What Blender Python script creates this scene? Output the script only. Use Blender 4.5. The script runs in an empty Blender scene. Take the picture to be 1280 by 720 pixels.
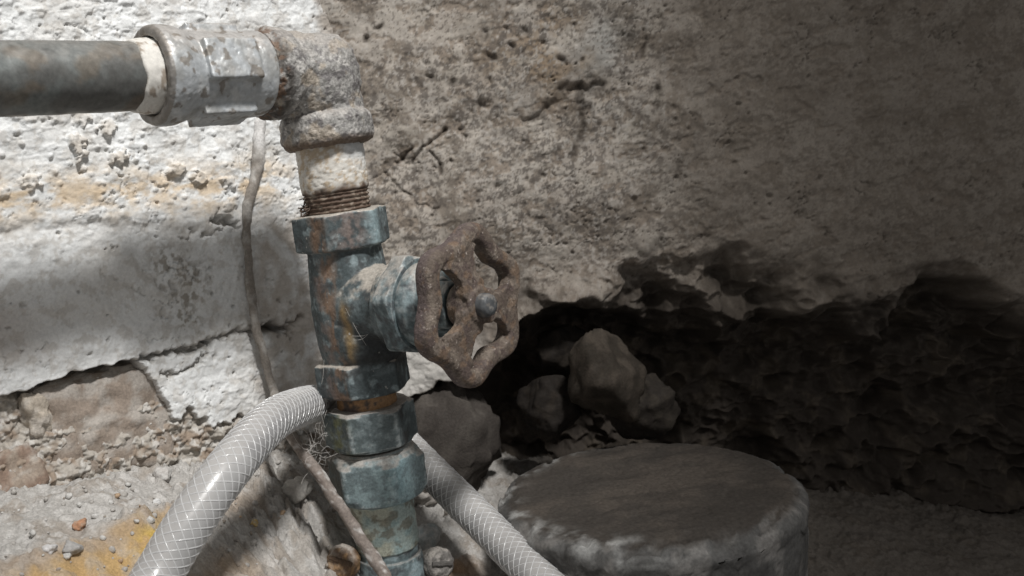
import bpy, math
import numpy as np

# ------------------------------------------------------------------ camera, light, exposure
S = 0.001                                   # everything below is modelled in millimetres
FPX = 1150.0; CX = 443.0; CY = 374.0        # focal length and principal point, in photograph pixels
PITCH = math.radians(8.0); ROLL = math.radians(8.4)
CAM = np.array([0.0, 0.0, 190.0])
FW = np.array([0, math.cos(PITCH), -math.sin(PITCH)])
R0 = np.array([1.0, 0, 0]); U0 = np.array([0, math.sin(PITCH), math.cos(PITCH)])
RT = math.cos(ROLL) * R0 - math.sin(ROLL) * U0
UP = math.sin(ROLL) * R0 + math.cos(ROLL) * U0

def P(x, y, d):
    return CAM + d * (FW + (x - CX) / FPX * RT - (y - CY) / FPX * UP)
def Q(v):
    v = np.asarray(v) - CAM; d = v @ FW
    return CX + FPX * (v @ RT) / d, CY - FPX * (v @ UP) / d, d

scene = bpy.context.scene
COL = scene.collection
cd = bpy.data.cameras.new('camera'); cam = bpy.data.objects.new('camera', cd); COL.objects.link(cam)
from mathutils import Matrix, Vector
M = Matrix(((RT[0], UP[0], -FW[0], CAM[0] * S), (RT[1], UP[1], -FW[1], CAM[1] * S),
            (RT[2], UP[2], -FW[2], CAM[2] * S), (0, 0, 0, 1)))
cam.matrix_world = M
cd.sensor_fit = 'HORIZONTAL'; cd.sensor_width = 36.0
cd.lens = FPX / 1280 * 36.0
cd.shift_x = (640 - CX) / 1280.0; cd.shift_y = (CY - 360) / 1280.0
cd.clip_start = 0.01; cd.clip_end = 50
cd.dof.use_dof = True; cd.dof.focus_distance = 0.352; cd.dof.aperture_fstop = 20.0
scene.camera = cam

w = bpy.data.worlds.new("World"); scene.world = w; w.use_nodes = True
w.node_tree.nodes['Background'].inputs[0].default_value = (1.0, 0.985, 0.965, 1)
w.node_tree.nodes['Background'].inputs[1].default_value = 0.28
LDIR = np.array([0.35, -0.60, 0.90]); LDIR /= np.linalg.norm(LDIR)
AIM = np.array([-45.0, 390.0, 150.0])
LP = AIM + LDIR * 1200
ld = bpy.data.lights.new('hand_lamp', 'SPOT'); lo = bpy.data.objects.new('hand_lamp', ld); COL.objects.link(lo)
lo['kind'] = 'helper'
lo.location = Vector(LP * S)
lo.rotation_euler = Vector(-LDIR).to_track_quat('-Z', 'Y').to_euler()
ld.energy = 70.0; ld.color = (1.0, 0.985, 0.96); ld.shadow_soft_size = 0.085
ld.spot_size = math.radians(26.5); ld.spot_blend = 1.0
vs = scene.view_settings
scene.display_settings.display_device = 'sRGB'
vs.view_transform = 'Standard'; vs.look = 'None'; vs.gamma = 1.0; vs.use_curve_mapping = False; vs.exposure = 0.0
scene.cycles.use_denoising = True
scene.cycles.max_bounces = 6

# ------------------------------------------------------------------ numeric noise
rs = np.random.RandomState(7)
_pt = rs.permutation(4096).astype(np.int64); _pt = np.concatenate([_pt, _pt])
_g2 = np.stack([np.cos(np.arange(4096) * 2.399963), np.sin(np.arange(4096) * 2.399963)], 1)
_g3 = rs.normal(size=(4096, 3)); _g3 /= np.linalg.norm(_g3, axis=1)[:, None]
_rv = rs.rand(4096)
def _h2(i, j, s): return _pt[(_pt[(i + 1013 * s) & 4095] + j) & 4095]
def _h3(i, j, k, s): return _pt[(_pt[(_pt[(i + 1013 * s) & 4095] + j) & 4095] + k) & 4095]
def gn2(x, y, s=0):
    xi = np.floor(x).astype(np.int64); yi = np.floor(y).astype(np.int64)
    fx = x - xi; fy = y - yi
    u = fx ** 3 * (fx * (fx * 6 - 15) + 10); v = fy ** 3 * (fy * (fy * 6 - 15) + 10)
    def c(a, b):
        g = _g2[_h2(xi + a, yi + b, s)]
        return g[..., 0] * (fx - a) + g[..., 1] * (fy - b)
    return ((c(0, 0) * (1 - u) + c(1, 0) * u) * (1 - v) + (c(0, 1) * (1 - u) + c(1, 1) * u) * v) * 1.5
def fb2(x, y, o=4, s=0, k=.5):
    t = 0; a = 1
    for i in range(o):
        t = t + a * gn2(x * 2 ** i, y * 2 ** i, s + i); a *= k
    return t
def gn3(p, s=0):
    i = np.floor(p).astype(np.int64); f = p - i
    u = f ** 3 * (f * (f * 6 - 15) + 10); t = 0
    for a in (0, 1):
        for b in (0, 1):
            for c in (0, 1):
                g = _g3[_h3(i[:, 0] + a, i[:, 1] + b, i[:, 2] + c, s)]
                d = (g * (f - np.array([a, b, c]))).sum(1)
                t = t + d * (u[:, 0] if a else 1 - u[:, 0]) * (u[:, 1] if b else 1 - u[:, 1]) * (u[:, 2] if c else 1 - u[:, 2])
    return t * 1.5
def fb3(p, o=4, s=0, k=.5):
    t = 0; a = 1
    for i in range(o):
        t = t + a * gn3(p * 2 ** i, s + i); a *= k
    return t
def wor2(x, y, s=0):
    xi = np.floor(x).astype(np.int64); yi = np.floor(y).astype(np.int64)
    f1 = np.full(x.shape, 9.0); f2 = f1.copy(); idn = np.zeros(x.shape)
    for a in (-1, 0, 1):
        for b in (-1, 0, 1):
            h = _h2(xi + a, yi + b, s)
            d = np.hypot(xi + a + _rv[h] - x, yi + b + _rv[(h * 7 + 3) & 4095] - y)
            n = d < f1
            f2 = np.where(n, f1, np.minimum(f2, d)); idn = np.where(n, _rv[(h * 13 + 5) & 4095], idn); f1 = np.where(n, d, f1)
    return f1, f2, idn
def ss(a, b, x):
    t = np.clip((x - a) / (b - a), 0, 1); return t * t * (3 - 2 * t)
def mixc(c, k, t):
    t = np.clip(t, 0, 1)[..., None]
    return c * (1 - t) + np.asarray(k) * t
def pdist(x, y, pts):
    d = np.full(x.shape, 1e9)
    for (ax, ay), (bx, by) in zip(pts[:-1], pts[1:]):
        vx, vy = bx - ax, by - ay
        t = np.clip(((x - ax) * vx + (y - ay) * vy) / (vx * vx + vy * vy), 0, 1)
        d = np.minimum(d, np.hypot(x - ax - t * vx, y - ay - t * vy))
    return d
def inpoly(x, y, pts):
    """signed distance, negative inside"""
    ins = np.zeros(x.shape, bool); n = len(pts)
    for i in range(n):
        (ax, ay), (bx, by) = pts[i], pts[(i + 1) % n]
        if ay == by: continue
        c = ((ay > y) != (by > y)) & (x < (bx - ax) * (y - ay) / (by - ay) + ax)
        ins ^= c
    d = pdist(x, y, list(pts) + [pts[0]])
    return np.where(ins, -d, d)

# ------------------------------------------------------------------ mesh helpers
def raw_mesh(name, V, F):
    me = bpy.data.meshes.new(name)
    if isinstance(F, np.ndarray):
        k = F.shape[1]; nf = len(F)
        me.vertices.add(len(V)); me.vertices.foreach_set('co', np.ascontiguousarray(V, np.float32).ravel())
        me.loops.add(nf * k); me.loops.foreach_set('vertex_index', F.astype(np.int32).ravel())
        me.polygons.add(nf); me.polygons.foreach_set('loop_start', np.arange(0, nf * k, k, dtype=np.int32))
        me.update(calc_edges=True)
    else:
        me.from_pydata([tuple(v) for v in V], [], F); me.update()
    return me
def vnormals(me):
    n = np.empty(len(me.vertices) * 3, np.float32); me.vertex_normals.foreach_get('vector', n)
    return n.reshape(-1, 3).astype(float)
def tag(o, label=None, cat=None, group=None, kind=None):
    if label: o['label'] = label
    if cat: o['category'] = cat
    if group: o['group'] = group
    if kind: o['kind'] = kind
    return o
def empty(name, loc, label, cat, group=None):
    o = bpy.data.objects.new(name, None); COL.objects.link(o); o.location = Vector(np.asarray(loc) * S)
    o.empty_display_size = .01
    return tag(o, label, cat, group)
def make(name, V, F, mat, parent=None, origin=None, col=None, smooth=True):
    V = np.asarray(V, float)
    if parent is not None: o0 = np.array(parent['mm'])
    elif origin is not None: o0 = np.asarray(origin, float)
    else: o0 = np.array([V[:, 0].mean(), V[:, 1].mean(), V[:, 2].min()])
    me = raw_mesh(name, (V - o0) * S, F)
    if smooth: me.polygons.foreach_set('use_smooth', np.ones(len(me.polygons), bool))
    if col is not None:
        a = me.color_attributes.new('tint', 'FLOAT_COLOR', 'POINT')
        c = np.ones((len(V), 4), np.float32); c[:, :3] = np.clip(col, 0.004, 1)
        a.data.foreach_set('color', c.ravel())
    me.materials.append(mat)
    o = bpy.data.objects.new(name, me); COL.objects.link(o)
    if parent is not None: o.parent = parent['ob']; 
    else: o.location = Vector(o0 * S)
    return o
def root(name, loc, label, cat, group=None):
    return {'ob': empty(name, loc, label, cat, group), 'mm': tuple(loc)}
def as_parent(o): return {'ob': o, 'mm': tuple(np.array(o.location) / S)}

def gridF(nu, nv, wrap=False):
    i = np.arange(nu if wrap else nu - 1)[:, None]; j = np.arange(nv - 1)[None]
    a = i * nv + j; b = ((i + 1) % nu) * nv + j
    return np.stack([a, b, b + 1, a + 1], -1).reshape(-1, 4)
def frame(axis, xref):
    z = np.asarray(axis, float); z /= np.linalg.norm(z)
    x = np.asarray(xref, float) - z * (np.asarray(xref) @ z); x /= np.linalg.norm(x)
    return x, np.cross(z, x), z
def lathe(o, axis, xref, prof, seg=96, step=.5, closed=True):
    """prof: list of (z, r) or (z, r, hexflag(apothem), angle).  Returns quads (and end fans as quads with a repeated ring)."""
    X, Y, Z = frame(axis, xref)
    zs = []; fr = []
    for k in range(len(prof) - 1):
        a, b = prof[k], prof[k + 1]
        L = max(abs(b[0] - a[0]), abs(b[1] - a[1])); n = max(1, int(L / step))
        for t in range(n): zs.append((k, t / n))
    zs.append((len(prof) - 2, 1.0))
    th = np.arange(seg) * 2 * np.pi / seg
    rows = []
    def rad(p):
        r = np.full(seg, float(p[1]))
        if len(p) > 2 and p[2]:
            ap, a0 = p[2], p[3]
            m = (th - a0 + np.pi / 6 * 2) % (np.pi / 3) - np.pi / 6        # corner at a0
            m = ((th - a0) % (np.pi / 3)) - np.pi / 6
            r = np.minimum(r, ap / np.cos(m))
        return r
    zz = []
    for k, t in zs:
        a, b = prof[k], prof[k + 1]
        rows.append(rad(a) * (1 - t) + rad(b) * t); zz.append(a[0] * (1 - t) + b[0] * t)
    rr = np.array(rows); zz = np.array(zz)
    V = (np.asarray(o)[None, None] + rr[..., None] * (np.cos(th)[None, :, None] * X + np.sin(th)[None, :, None] * Y)
         + zz[:, None, None] * Z)
    n = len(zz); V = V.transpose(1, 0, 2).reshape(-1, 3)
    F = gridF(seg, n, True)
    F = F[:, ::-1] if False else F
    if closed:
        c0 = len(V); V = np.vstack([V, np.asarray(o) + zz[0] * Z, np.asarray(o) + zz[-1] * Z])
        i = np.arange(seg); j = (i + 1) % seg
        # fans written as degenerate-free quads over pairs of segments
        f0 = []; 
        for q in range(0, seg, 2):
            a, b, c = q, (q + 1) % seg, (q + 2) % seg
            f0.append([c * n, b * n, a * n, c0]); f0.append([a * n + n - 1, b * n + n - 1, c * n + n - 1, c0 + 1])
        F = np.vstack([F, np.array(f0)])
    return V, F
def path_smooth(pts, n):
    pts = np.asarray(pts, float); m = len(pts)
    t = np.concatenate([[0], np.cumsum(np.linalg.norm(np.diff(pts, axis=0), axis=1))])
    # natural-ish Catmull-Rom resample
    q = np.linspace(0, t[-1], n); out = np.empty((n, pts.shape[1]))
    k = np.clip(np.searchsorted(t, q, 'right') - 1, 0, m - 2)
    P0 = pts[np.clip(k - 1, 0, m - 1)]; P1 = pts[k]; P2 = pts[k + 1]; P3 = pts[np.clip(k + 2, 0, m - 1)]
    u = ((q - t[k]) / (t[k + 1] - t[k]))[:, None]
    out = .5 * ((2 * P1) + (-P0 + P2) * u + (2 * P0 - 5 * P1 + 4 * P2 - P3) * u ** 2 + (-P0 + 3 * P1 - 3 * P2 + P3) * u ** 3)
    return out
def frames(c, up=(0, 0, 1)):
    t = np.gradient(c, axis=0); t /= np.linalg.norm(t, axis=1)[:, None]
    n = np.empty_like(c); a = np.asarray(up, float)
    if abs(a @ t[0]) > .9: a = np.array([1., 0, 0])
    for i in range(len(c)):
        a = a - t[i] * (a @ t[i]); a /= np.linalg.norm(a); n[i] = a
    return t, n, np.cross(t, n)
def tube(c, r, seg=24, caps=True):
    c = np.asarray(c, float); n = len(c); t, a, b = frames(c)
    r = np.broadcast_to(np.asarray(r, float), (n,)) if np.ndim(r) < 2 else r
    th = np.arange(seg) * 2 * np.pi / seg
    rr = r[:, None] if r.ndim == 1 else r
    V = c[None] + (np.cos(th)[:, None, None] * a + np.sin(th)[:, None, None] * b) * (rr.T[..., None] if rr.shape[1] > 1 else rr[None])
    V = V.reshape(-1, 3); F = gridF(seg, n, True)[:, ::-1]
    if caps:
        c0 = len(V); V = np.vstack([V, c[0], c[-1]]); f = []
        for q in range(0, seg, 2):
            p0, p1, p2 = q, (q + 1) % seg, (q + 2) % seg
            f += [[p0 * n, p1 * n, p2 * n, c0], [p2 * n + n - 1, p1 * n + n - 1, p0 * n + n - 1, c0 + 1]]
        F = np.vstack([F, np.array(f)])
    return V, F
def remesh(parts, voxel):
    """union of closed shells by voxel remeshing (millimetre space); returns V, F(quads)"""
    Vs = []; Fs = []; k = 0
    for V, F in parts:
        Vs.append(V); Fs.append(F + k); k += len(V)
    me = raw_mesh('union', np.vstack(Vs), np.vstack(Fs)); ob = bpy.data.objects.new('union', me); COL.objects.link(ob)
    m = ob.modifiers.new('r', 'REMESH'); m.mode = 'VOXEL'; m.voxel_size = voxel; m.adaptivity = 0
    dg = bpy.context.evaluated_depsgraph_get(); dg.update()
    e = ob.evaluated_get(dg).to_mesh()
    V = np.empty(len(e.vertices) * 3, np.float32); e.vertices.foreach_get('co', V); V = V.reshape(-1, 3).astype(float)
    L = np.empty(len(e.loops), np.int32); e.loops.foreach_get('vertex_index', L)
    F = L.reshape(-1, 4)
    ob.evaluated_get(dg).to_mesh_clear(); bpy.data.objects.remove(ob); bpy.data.meshes.remove(me)
    return V, F.astype(np.int64)
def relax(V, F, it=2, k=.5):
    e = np.vstack([F[:, [0, 1]], F[:, [1, 2]], F[:, [2, 3]], F[:, [3, 0]]])
    for _ in range(it):
        s = np.zeros_like(V); c = np.zeros(len(V))
        np.add.at(s, e[:, 0], V[e[:, 1]]); np.add.at(s, e[:, 1], V[e[:, 0]])
        np.add.at(c, e[:, 0], 1); np.add.at(c, e[:, 1], 1)
        V = V * (1 - k) + k * s / np.maximum(c, 1)[:, None]
    return V
def corrode(V, F, amp, size, o=4, s=0, pit=0, pits=1.6):
    me = raw_mesh('t', V, F); n = vnormals(me); bpy.data.meshes.remove(me)
    d = amp * fb3(V / size, o, s, .6)
    if pit: d = d - pit * ss(.25, .6, fb3(V / pits, 2, s + 40))
    return V + n * d[:, None], n
def convex(V, F, it=3):
    me = raw_mesh('t', V, F); n = vnormals(me); bpy.data.meshes.remove(me)
    return ((V - relax(V, F, it)) * n).sum(1)
def rock(c, rad, s=0, n=40, amp=.28, boxy=2.6, yaw=0, tilt=0, facets=0):
    """irregular stone: superellipsoid with noise"""
    th = np.linspace(0, 2 * np.pi, n, endpoint=False); ph = np.linspace(-np.pi / 2 + .05, np.pi / 2 - .05, n // 2 + 1)
    T, H = np.meshgrid(th, ph, indexing='ij')
    d = np.stack([np.cos(H) * np.cos(T), np.cos(H) * np.sin(T), np.sin(H)], -1).reshape(-1, 3)
    r = 1 / (np.abs(d) ** boxy).sum(1) ** (1 / boxy)
    if facets:
        g = np.random.RandomState(s + 500); nn = g.normal(size=(facets, 3)); nn /= np.linalg.norm(nn, axis=1)[:, None]
        hh = g.uniform(.72, 1.0, facets)
        r = 1 / (np.maximum(d @ nn.T, 1e-3) / hh) if False else np.min(hh / np.maximum(d @ nn.T, .02), axis=1)
        r = np.minimum(r, 1.25)
    r = r * (1 + amp * fb3(d * 1.3, 3, s) + amp * .25 * fb3(d * 5, 3, s + 9))
    V = d * r[:, None] * np.asarray(rad)
    F = gridF(n, n // 2 + 1, True)
    k = n // 2 + 1; c0 = len(V)
    V = np.vstack([V, V.reshape(n, k, 3)[:, 0].mean(0), V.reshape(n, k, 3)[:, -1].mean(0)]); f = []
    for q in range(0, n, 2):
        a, b, e = q, (q + 1) % n, (q + 2) % n
        f += [[e * k, b * k, a * k, c0], [a * k + k - 1, b * k + k - 1, e * k + k - 1, c0 + 1]]
    F = np.vstack([F, np.array(f)])
    cy, sy, ct, st = math.cos(yaw), math.sin(yaw), math.cos(tilt), math.sin(tilt)
    V = V @ np.array([[ct, 0, -st], [0, 1, 0], [st, 0, ct]])
    V = V @ np.array([[cy, sy, 0], [-sy, cy, 0], [0, 0, 1]])
    return V + np.asarray(c), F

# ------------------------------------------------------------------ materials
def mat(name, rough=.8, metal=0.0, fine=900, fvar=.35, bump=.4, bscale=1400, bdist=.0003, spec=.4, coat=0, rvar=.15, sub=0, trans=0):
    m = bpy.data.materials.new(name); m.use_nodes = True; nt = m.node_tree; N = nt.nodes; L = nt.links
    b = N['Principled BSDF']
    at = N.new('ShaderNodeAttribute'); at.attribute_name = 'tint'
    tc = N.new('ShaderNodeTexCoord')
    n1 = N.new('ShaderNodeTexNoise'); n1.inputs['Scale'].default_value = fine; n1.inputs['Detail'].default_value = 5; n1.inputs['Roughness'].default_value = .65
    L.new(tc.outputs['Object'], n1.inputs['Vector'])
    mr = N.new('ShaderNodeMapRange'); mr.inputs[1].default_value = .25; mr.inputs[2].default_value = .75
    mr.inputs[3].default_value = 1 - fvar; mr.inputs[4].default_value = 1 + fvar
    L.new(n1.outputs['Fac'], mr.inputs[0])
    mx = N.new('ShaderNodeVectorMath'); mx.operation = 'SCALE'
    L.new(at.outputs['Color'], mx.inputs[0]); L.new(mr.outputs[0], mx.inputs['Scale'])
    L.new(mx.outputs[0], b.inputs['Base Color'])
    n2 = N.new('ShaderNodeTexNoise'); n2.inputs['Scale'].default_value = bscale; n2.inputs['Detail'].default_value = 4; n2.inputs['Roughness'].default_value = .6
    L.new(tc.outputs['Object'], n2.inputs['Vector'])
    bp = N.new('ShaderNodeBump'); bp.inputs['Strength'].default_value = bump; bp.inputs['Distance'].default_value = bdist
    L.new(n2.outputs['Fac'], bp.inputs['Height']); L.new(bp.outputs[0], b.inputs['Normal'])
    r2 = N.new('ShaderNodeMapRange'); r2.inputs[1].default_value = .3; r2.inputs[2].default_value = .7
    r2.inputs[3].default_value = max(.05, rough - rvar); r2.inputs[4].default_value = min(1, rough + rvar)
    n3 = N.new('ShaderNodeTexNoise'); n3.inputs['Scale'].default_value = fine * .4; n3.inputs['Detail'].default_value = 3
    L.new(tc.outputs['Object'], n3.inputs['Vector']); L.new(n3.outputs['Fac'], r2.inputs[0]); L.new(r2.outputs[0], b.inputs['Roughness'])
    b.inputs['Metallic'].default_value = metal; b.inputs['Specular IOR Level'].default_value = spec
    b.inputs['Coat Weight'].default_value = coat; b.inputs['Coat Roughness'].default_value = .15
    if sub: b.inputs['Subsurface Weight'].default_value = sub; b.inputs['Subsurface Scale'].default_value = .004
    if trans: b.inputs['Transmission Weight'].default_value = trans
    return m
M_WALL = mat('lime_plaster', .92, fine=900, fvar=.14, bump=.35, bscale=1500, bdist=.0004, spec=.15)
M_WALL2 = mat('damp_plaster', .88, fine=800, fvar=.17, bump=.3, bscale=1100, bdist=.0005, spec=.2)
M_DUST = mat('dusty_rubble', .95, fine=1100, fvar=.3, bump=.7, bscale=1200, bdist=.0007, spec=.12)
M_STONE = mat('weathered_stone', .9, fine=800, fvar=.3, bump=.6, bscale=900, bdist=.0006, spec=.2)
M_STEEL = mat('blackened_steel', .5, .25, fine=500, fvar=.3, bump=.15, bscale=1500, bdist=.0002, spec=.4)
M_GALV = mat('galvanised_iron', .52, .35, fine=600, fvar=.18, bump=.25, bscale=1300, bdist=.0002, spec=.45)
M_ELBOW = mat('crusted_iron', .6, .15, fine=900, fvar=.4, bump=.8, bscale=1100, bdist=.0006, spec=.4)
M_BRASS = mat('corroded_brass', .58, .1, fine=900, fvar=.4, bump=.4, bscale=1300, bdist=.0003, spec=.4)
M_RUST = mat('rusted_cast_iron', .72, .05, fine=1100, fvar=.45, bump=.7, bscale=1300, bdist=.0005, spec=.35)
M_TAPE = mat('thread_tape', .7, fine=900, fvar=.15, bump=.3, bscale=900, spec=.3)
M_HOSE = mat('clear_vinyl', .3, fine=200, fvar=.05, bump=.05, spec=.5, coat=.3, rvar=.05)
M_BRAID = mat('braid_thread', .25, fine=400, fvar=.08, bump=.05, spec=.6, coat=.5, rvar=.05)
M_CABLE = mat('grimy_cable', .7, fine=900, fvar=.35, bump=.4, spec=.3)
M_FIBRE = mat('web_fibre', .7, fine=400, fvar=.1, bump=0, spec=.3)
M_TUB = mat('dusty_cement', .85, fine=700, fvar=.35, bump=.4, bscale=900, spec=.2)

# ------------------------------------------------------------------ axes of the plumbing
A0 = P(416, 215, 368)                        # valve axis, at the middle of the pale nipple
DN = np.array([0, 0, -1.0])
def LY(y):                                   # distance down the valve axis that appears at picture height y
    a, b = -80.0, 260.0
    for _ in range(50):
        m = (a + b) / 2
        if Q(A0 + DN * m)[1] < y: a = m
        else: b = m
    return a
E0 = A0 + np.array([0, 0, 39.0])             # where the two arms of the elbow meet
PD = P(33, 98, 292) - E0; PD /= np.linalg.norm(PD)      # along the horizontal pipe, towards the left
YAW = math.atan2(-PD[1], -PD[0]); print('yaw', math.degrees(YAW))
WD = np.array([math.cos(YAW), math.sin(YAW), 0]); WN = np.array([math.sin(YAW), -math.cos(YAW), 0])
FRONT = np.array([0, -1.0, 0])

# ------------------------------------------------------------------ left wall
def plane_grid(o, wd, u0, u1, v0, v1, step, umid=None):
    us = np.arange(u0, u1, step) if umid is None else np.concatenate([np.arange(u0, umid, step), np.arange(umid, u1, step * 2)])
    nu = len(us); nv = int((v1 - v0) / step) + 1
    U, V = np.meshgrid(us, np.linspace(v0, v1, nv), indexing='ij')
    U = U.ravel(); V = V.ravel()
    B = np.asarray(o) + U[:, None] * wd + V[:, None] * np.array([0, 0, 1.0])
    rel = B - CAM; d = rel @ FW
    return U, V, B, CX + FPX * (rel @ RT) / d, CY - FPX * (rel @ UP) / d, gridF(nu, nv)
WO = E0 - WN * 66; WO[2] = 0
def wall_hit(x, y, o=None, n=None):
    o = WO if o is None else o; n = WN if n is None else n
    d = P(x, y, 1) - CAM; return CAM + d * (((o - CAM) @ n) / (d @ n))

U, V, B, X, Y, F = plane_grid(WO, WD, -225, 62, 20, 290, .44)
wx = X + 5 * fb2(U / 9, V / 9, 3, 11); wy = Y + 5 * fb2(U / 9, V / 9, 3, 15)
# lower edge of the plaster
ledge = np.interp(wx, [-200, 0, 33, 70, 110, 165, 230, 262, 300], [545, 497, 487, 473, 463, 449, 433, 427, 415])
rag = np.interp(wx, [-200, 0, 33, 70, 110, 165, 182, 196, 206, 216, 228, 240, 262, 290, 330, 360, 420], [545, 497, 487, 473, 463, 449, 462, 490, 505, 527, 515, 512, 530, 524, 516, 530, 560])
rag = rag + 7 * fb2(U / 5, V / 5, 3, 21) * (wx > 178)
plaster = ss(-2, 2, rag - wy)
h = 1.3 * fb2(U / 55, V / 45, 2, 1) + .75 * fb2(U / 16, V / 13, 3, 3) + .15 * fb2(U / 3.2, V / 3.2, 4, 5, .6)
# flaked skins: terraces of limewash with sharp lips
rough = .7 * ss(270, 120, Y) * ss(330, 150, X) + .35 * ss(250, 330, X) + .28
fl = fb2(U / 9 + .3 * fb2(U / 4, V / 4, 2, 33), V / 7, 4, 31, .55)
h += rough * (.45 * ss(.02, .09, fl) + .45 * ss(.32, .37, fl) + .3 * ss(-.32, -.27, fl))
f1, f2, idn = wor2(U / 8 + .25 * fb2(U / 3, V / 3, 2, 44), V / 6.5 + .25 * fb2(U / 3, V / 3, 2, 45), 41)
lump = (idn > .84) * ss(.62, .3, f1 + .25 * fb2(U / 2.5, V / 2.5, 3, 49))
band = np.exp(-((Y - 195 - .1 * (X - 100)) / 60) ** 2) * ss(340, 230, X)
rn = np.abs(fb2(U / 26, V / 26, 5, 91, .6)); crk = ss(.03, .0, rn) * ss(.05, .3, fb2(U / 35, V / 30, 2, 92)); h -= .9 * crk
h += 2.6 * lump * band * (.6 + .6 * idn)
f1b, f2b, idb = wor2(U / 3.1, V / 2.8, 47)
h += .8 * (idb > .86) * ss(.55, .2, f1b) * (.3 + band)
# small pits
g1, g2, gi = wor2(U / 4.2, V / 4.2, 51)
pitA = (gi > .93) * ss(.12 + .25 * _rv[(gi * 4095).astype(int)], .05, g1 + .22 * fb2(U / 2.2, V / 1.6, 3, 55)); h -= 1.2 * pitA
# step where the wall was built out, above the pipe's shadow
h += 1.6 * ss(8, -8, wy - np.interp(X, [-100, 33, 150, 260, 300], [300, 280, 276, 290, 296])) * ss(315, 285, X)
def crack(pts, wid, dep):
    global h
    d = pdist(wx + 4 * fb2(U / 3, V / 3, 3, 17), wy + 4 * fb2(U / 3, V / 3, 3, 18), pts); k_ = 1.0 if dep > 2.6 else ss(-.15, .3, fb2(U / 6, V / 6, 3, 19)) * .7
    h = h - dep * k_ * np.exp(-(d / wid) ** 2)
    return k_ * np.exp(-(d / (wid * 1.2)) ** 2)
ck = np.zeros_like(h)
for pts, wd_, dp in [([(262, 428), (250, 452), (225, 462), (200, 470)], 2.2, 3), ([(262, 429), (240, 434), (215, 440), (190, 446), (170, 450)], 3.5, 7), ([(262, 428), (300, 412), (345, 412), (372, 395)], 3.5, 4),
                     ([(262, 430), (268, 455), (292, 470)], 2, 2), ([(335, 180), (345, 210), (352, 240)], 1.6, 2), ([(185, 225), (210, 250), (225, 268)], 1.8, 2),
                     ([(165, 330), (190, 345), (205, 360), (212, 380)], 1.6, 1.6), ([(210, 330), (225, 345), (240, 350), (270, 330)], 2, 2),
                     ([(230, 300), (262, 290), (290, 283)], 2.4, 2.5), ([(268, 276), (290, 284)], 5, 6), ([(338, 408), (352, 414)], 6, 12),
                     ([(215, 355), (222, 375), (232, 392)], 2, 2), ([(120, 345), (150, 350), (180, 372)], 1.5, 1)]:
    ck = np.maximum(ck, crack(pts, wd_, dp))
# bare masonry below the plaster
below = wy - ledge
deep = ss(-1, 3, below) * ss(205, 165, wx)
rub = 2.2 * fb2(U / 10, V / 9, 5, 61, .6) + 1.6 * ss(.5, .1, f1) + .8 * ss(.6, .2, f1b)
hb = -6.0 + rub - 15 * np.exp(-(np.clip(below, 0, 99) / 11) ** 2) * ss(205, 160, wx) * ss(20, 80, X + 20) + 5 * ss(20, 120, below)
h = h * plaster + (1.5 * plaster) + hb * (1 - plaster)
# colour
c = np.empty((len(h), 3)); c[:] = (.74, .75, .75)
t = fb2(U / 30, V / 24, 4, 71)
c = mixc(c, (.63, .62, .60), ss(-.1, .5, t) * .6)
c = mixc(c, (.47, .44, .40), ss(.12, .45, fb2(U / 7, V / 7, 4, 73, .65)) * .45)
c = mixc(c, (.36, .34, .31), pitA * .5)
ln = pdist(wx, wy, [(-200, 265), (33, 248), (130, 240), (190, 236), (250, 238), (330, 226)])
oc = np.exp(-(ln / 30) ** 2) * ss(-.55, .45, fb2(U / 15, V / 8, 5, 75, .6))
c = mixc(c, (.57, .42, .25), oc * .7)
c = mixc(c, (.50, .43, .35), lump * band * .5)
c = mixc(c, (.35, .32, .28), ck * .55)
grime = np.exp(-(pdist(wx, wy, [(205, 325), (240, 350), (225, 385), (235, 400)]) / 22) ** 2) * ss(.0, .3, fb2(U / 3.5, V / 3.5, 4, 77))
c = mixc(c, (.27, .24, .20), grime * .8)
shade_dirtR = ss(305, 330, wx) * ss(250, 290, wy) * ss(-.5, .3, fb2(U / 14, V / 18, 3, 79))
c = mixc(c, (.42, .37, .32), shade_dirtR * .7)  # valve's cast shadow plus some dirt, both put into the wall colour
c = mixc(c, (.38, .33, .29), np.exp(-((X - 0) / 60) ** 2) * ss(360, 400, Y) * ss(470, 440, Y) * .5)
bare = np.empty_like(c); bare[:] = (.40, .37, .33)
bare = mixc(bare, (.30, .24, .19), ss(-.1, .4, fb2(U / 13, V / 10, 4, 81)))
bare = mixc(bare, (.54, .52, .49), ss(.05, .4, fb2(U / 4, V / 4, 4, 83)) * .8)
c = c * plaster[:, None] + bare * (1 - plaster[:, None])
UC = (wall_hit(446, 300) - WO) @ WD - 2
c = mixc(c, (.36, .32, .28), ss(-9, 2, U - UC + 5 * fb2(U / 6, V / 6, 3, 89)) * ss(225, 245, V) * .9)
WALL_A = make('plastered_wall', B + WN * h[:, None], F[:, ::1], M_WALL, col=c, origin=WO)
tag(WALL_A, 'white limewashed wall behind the horizontal pipe, plaster broken off along its lower edge', 'wall')
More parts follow.
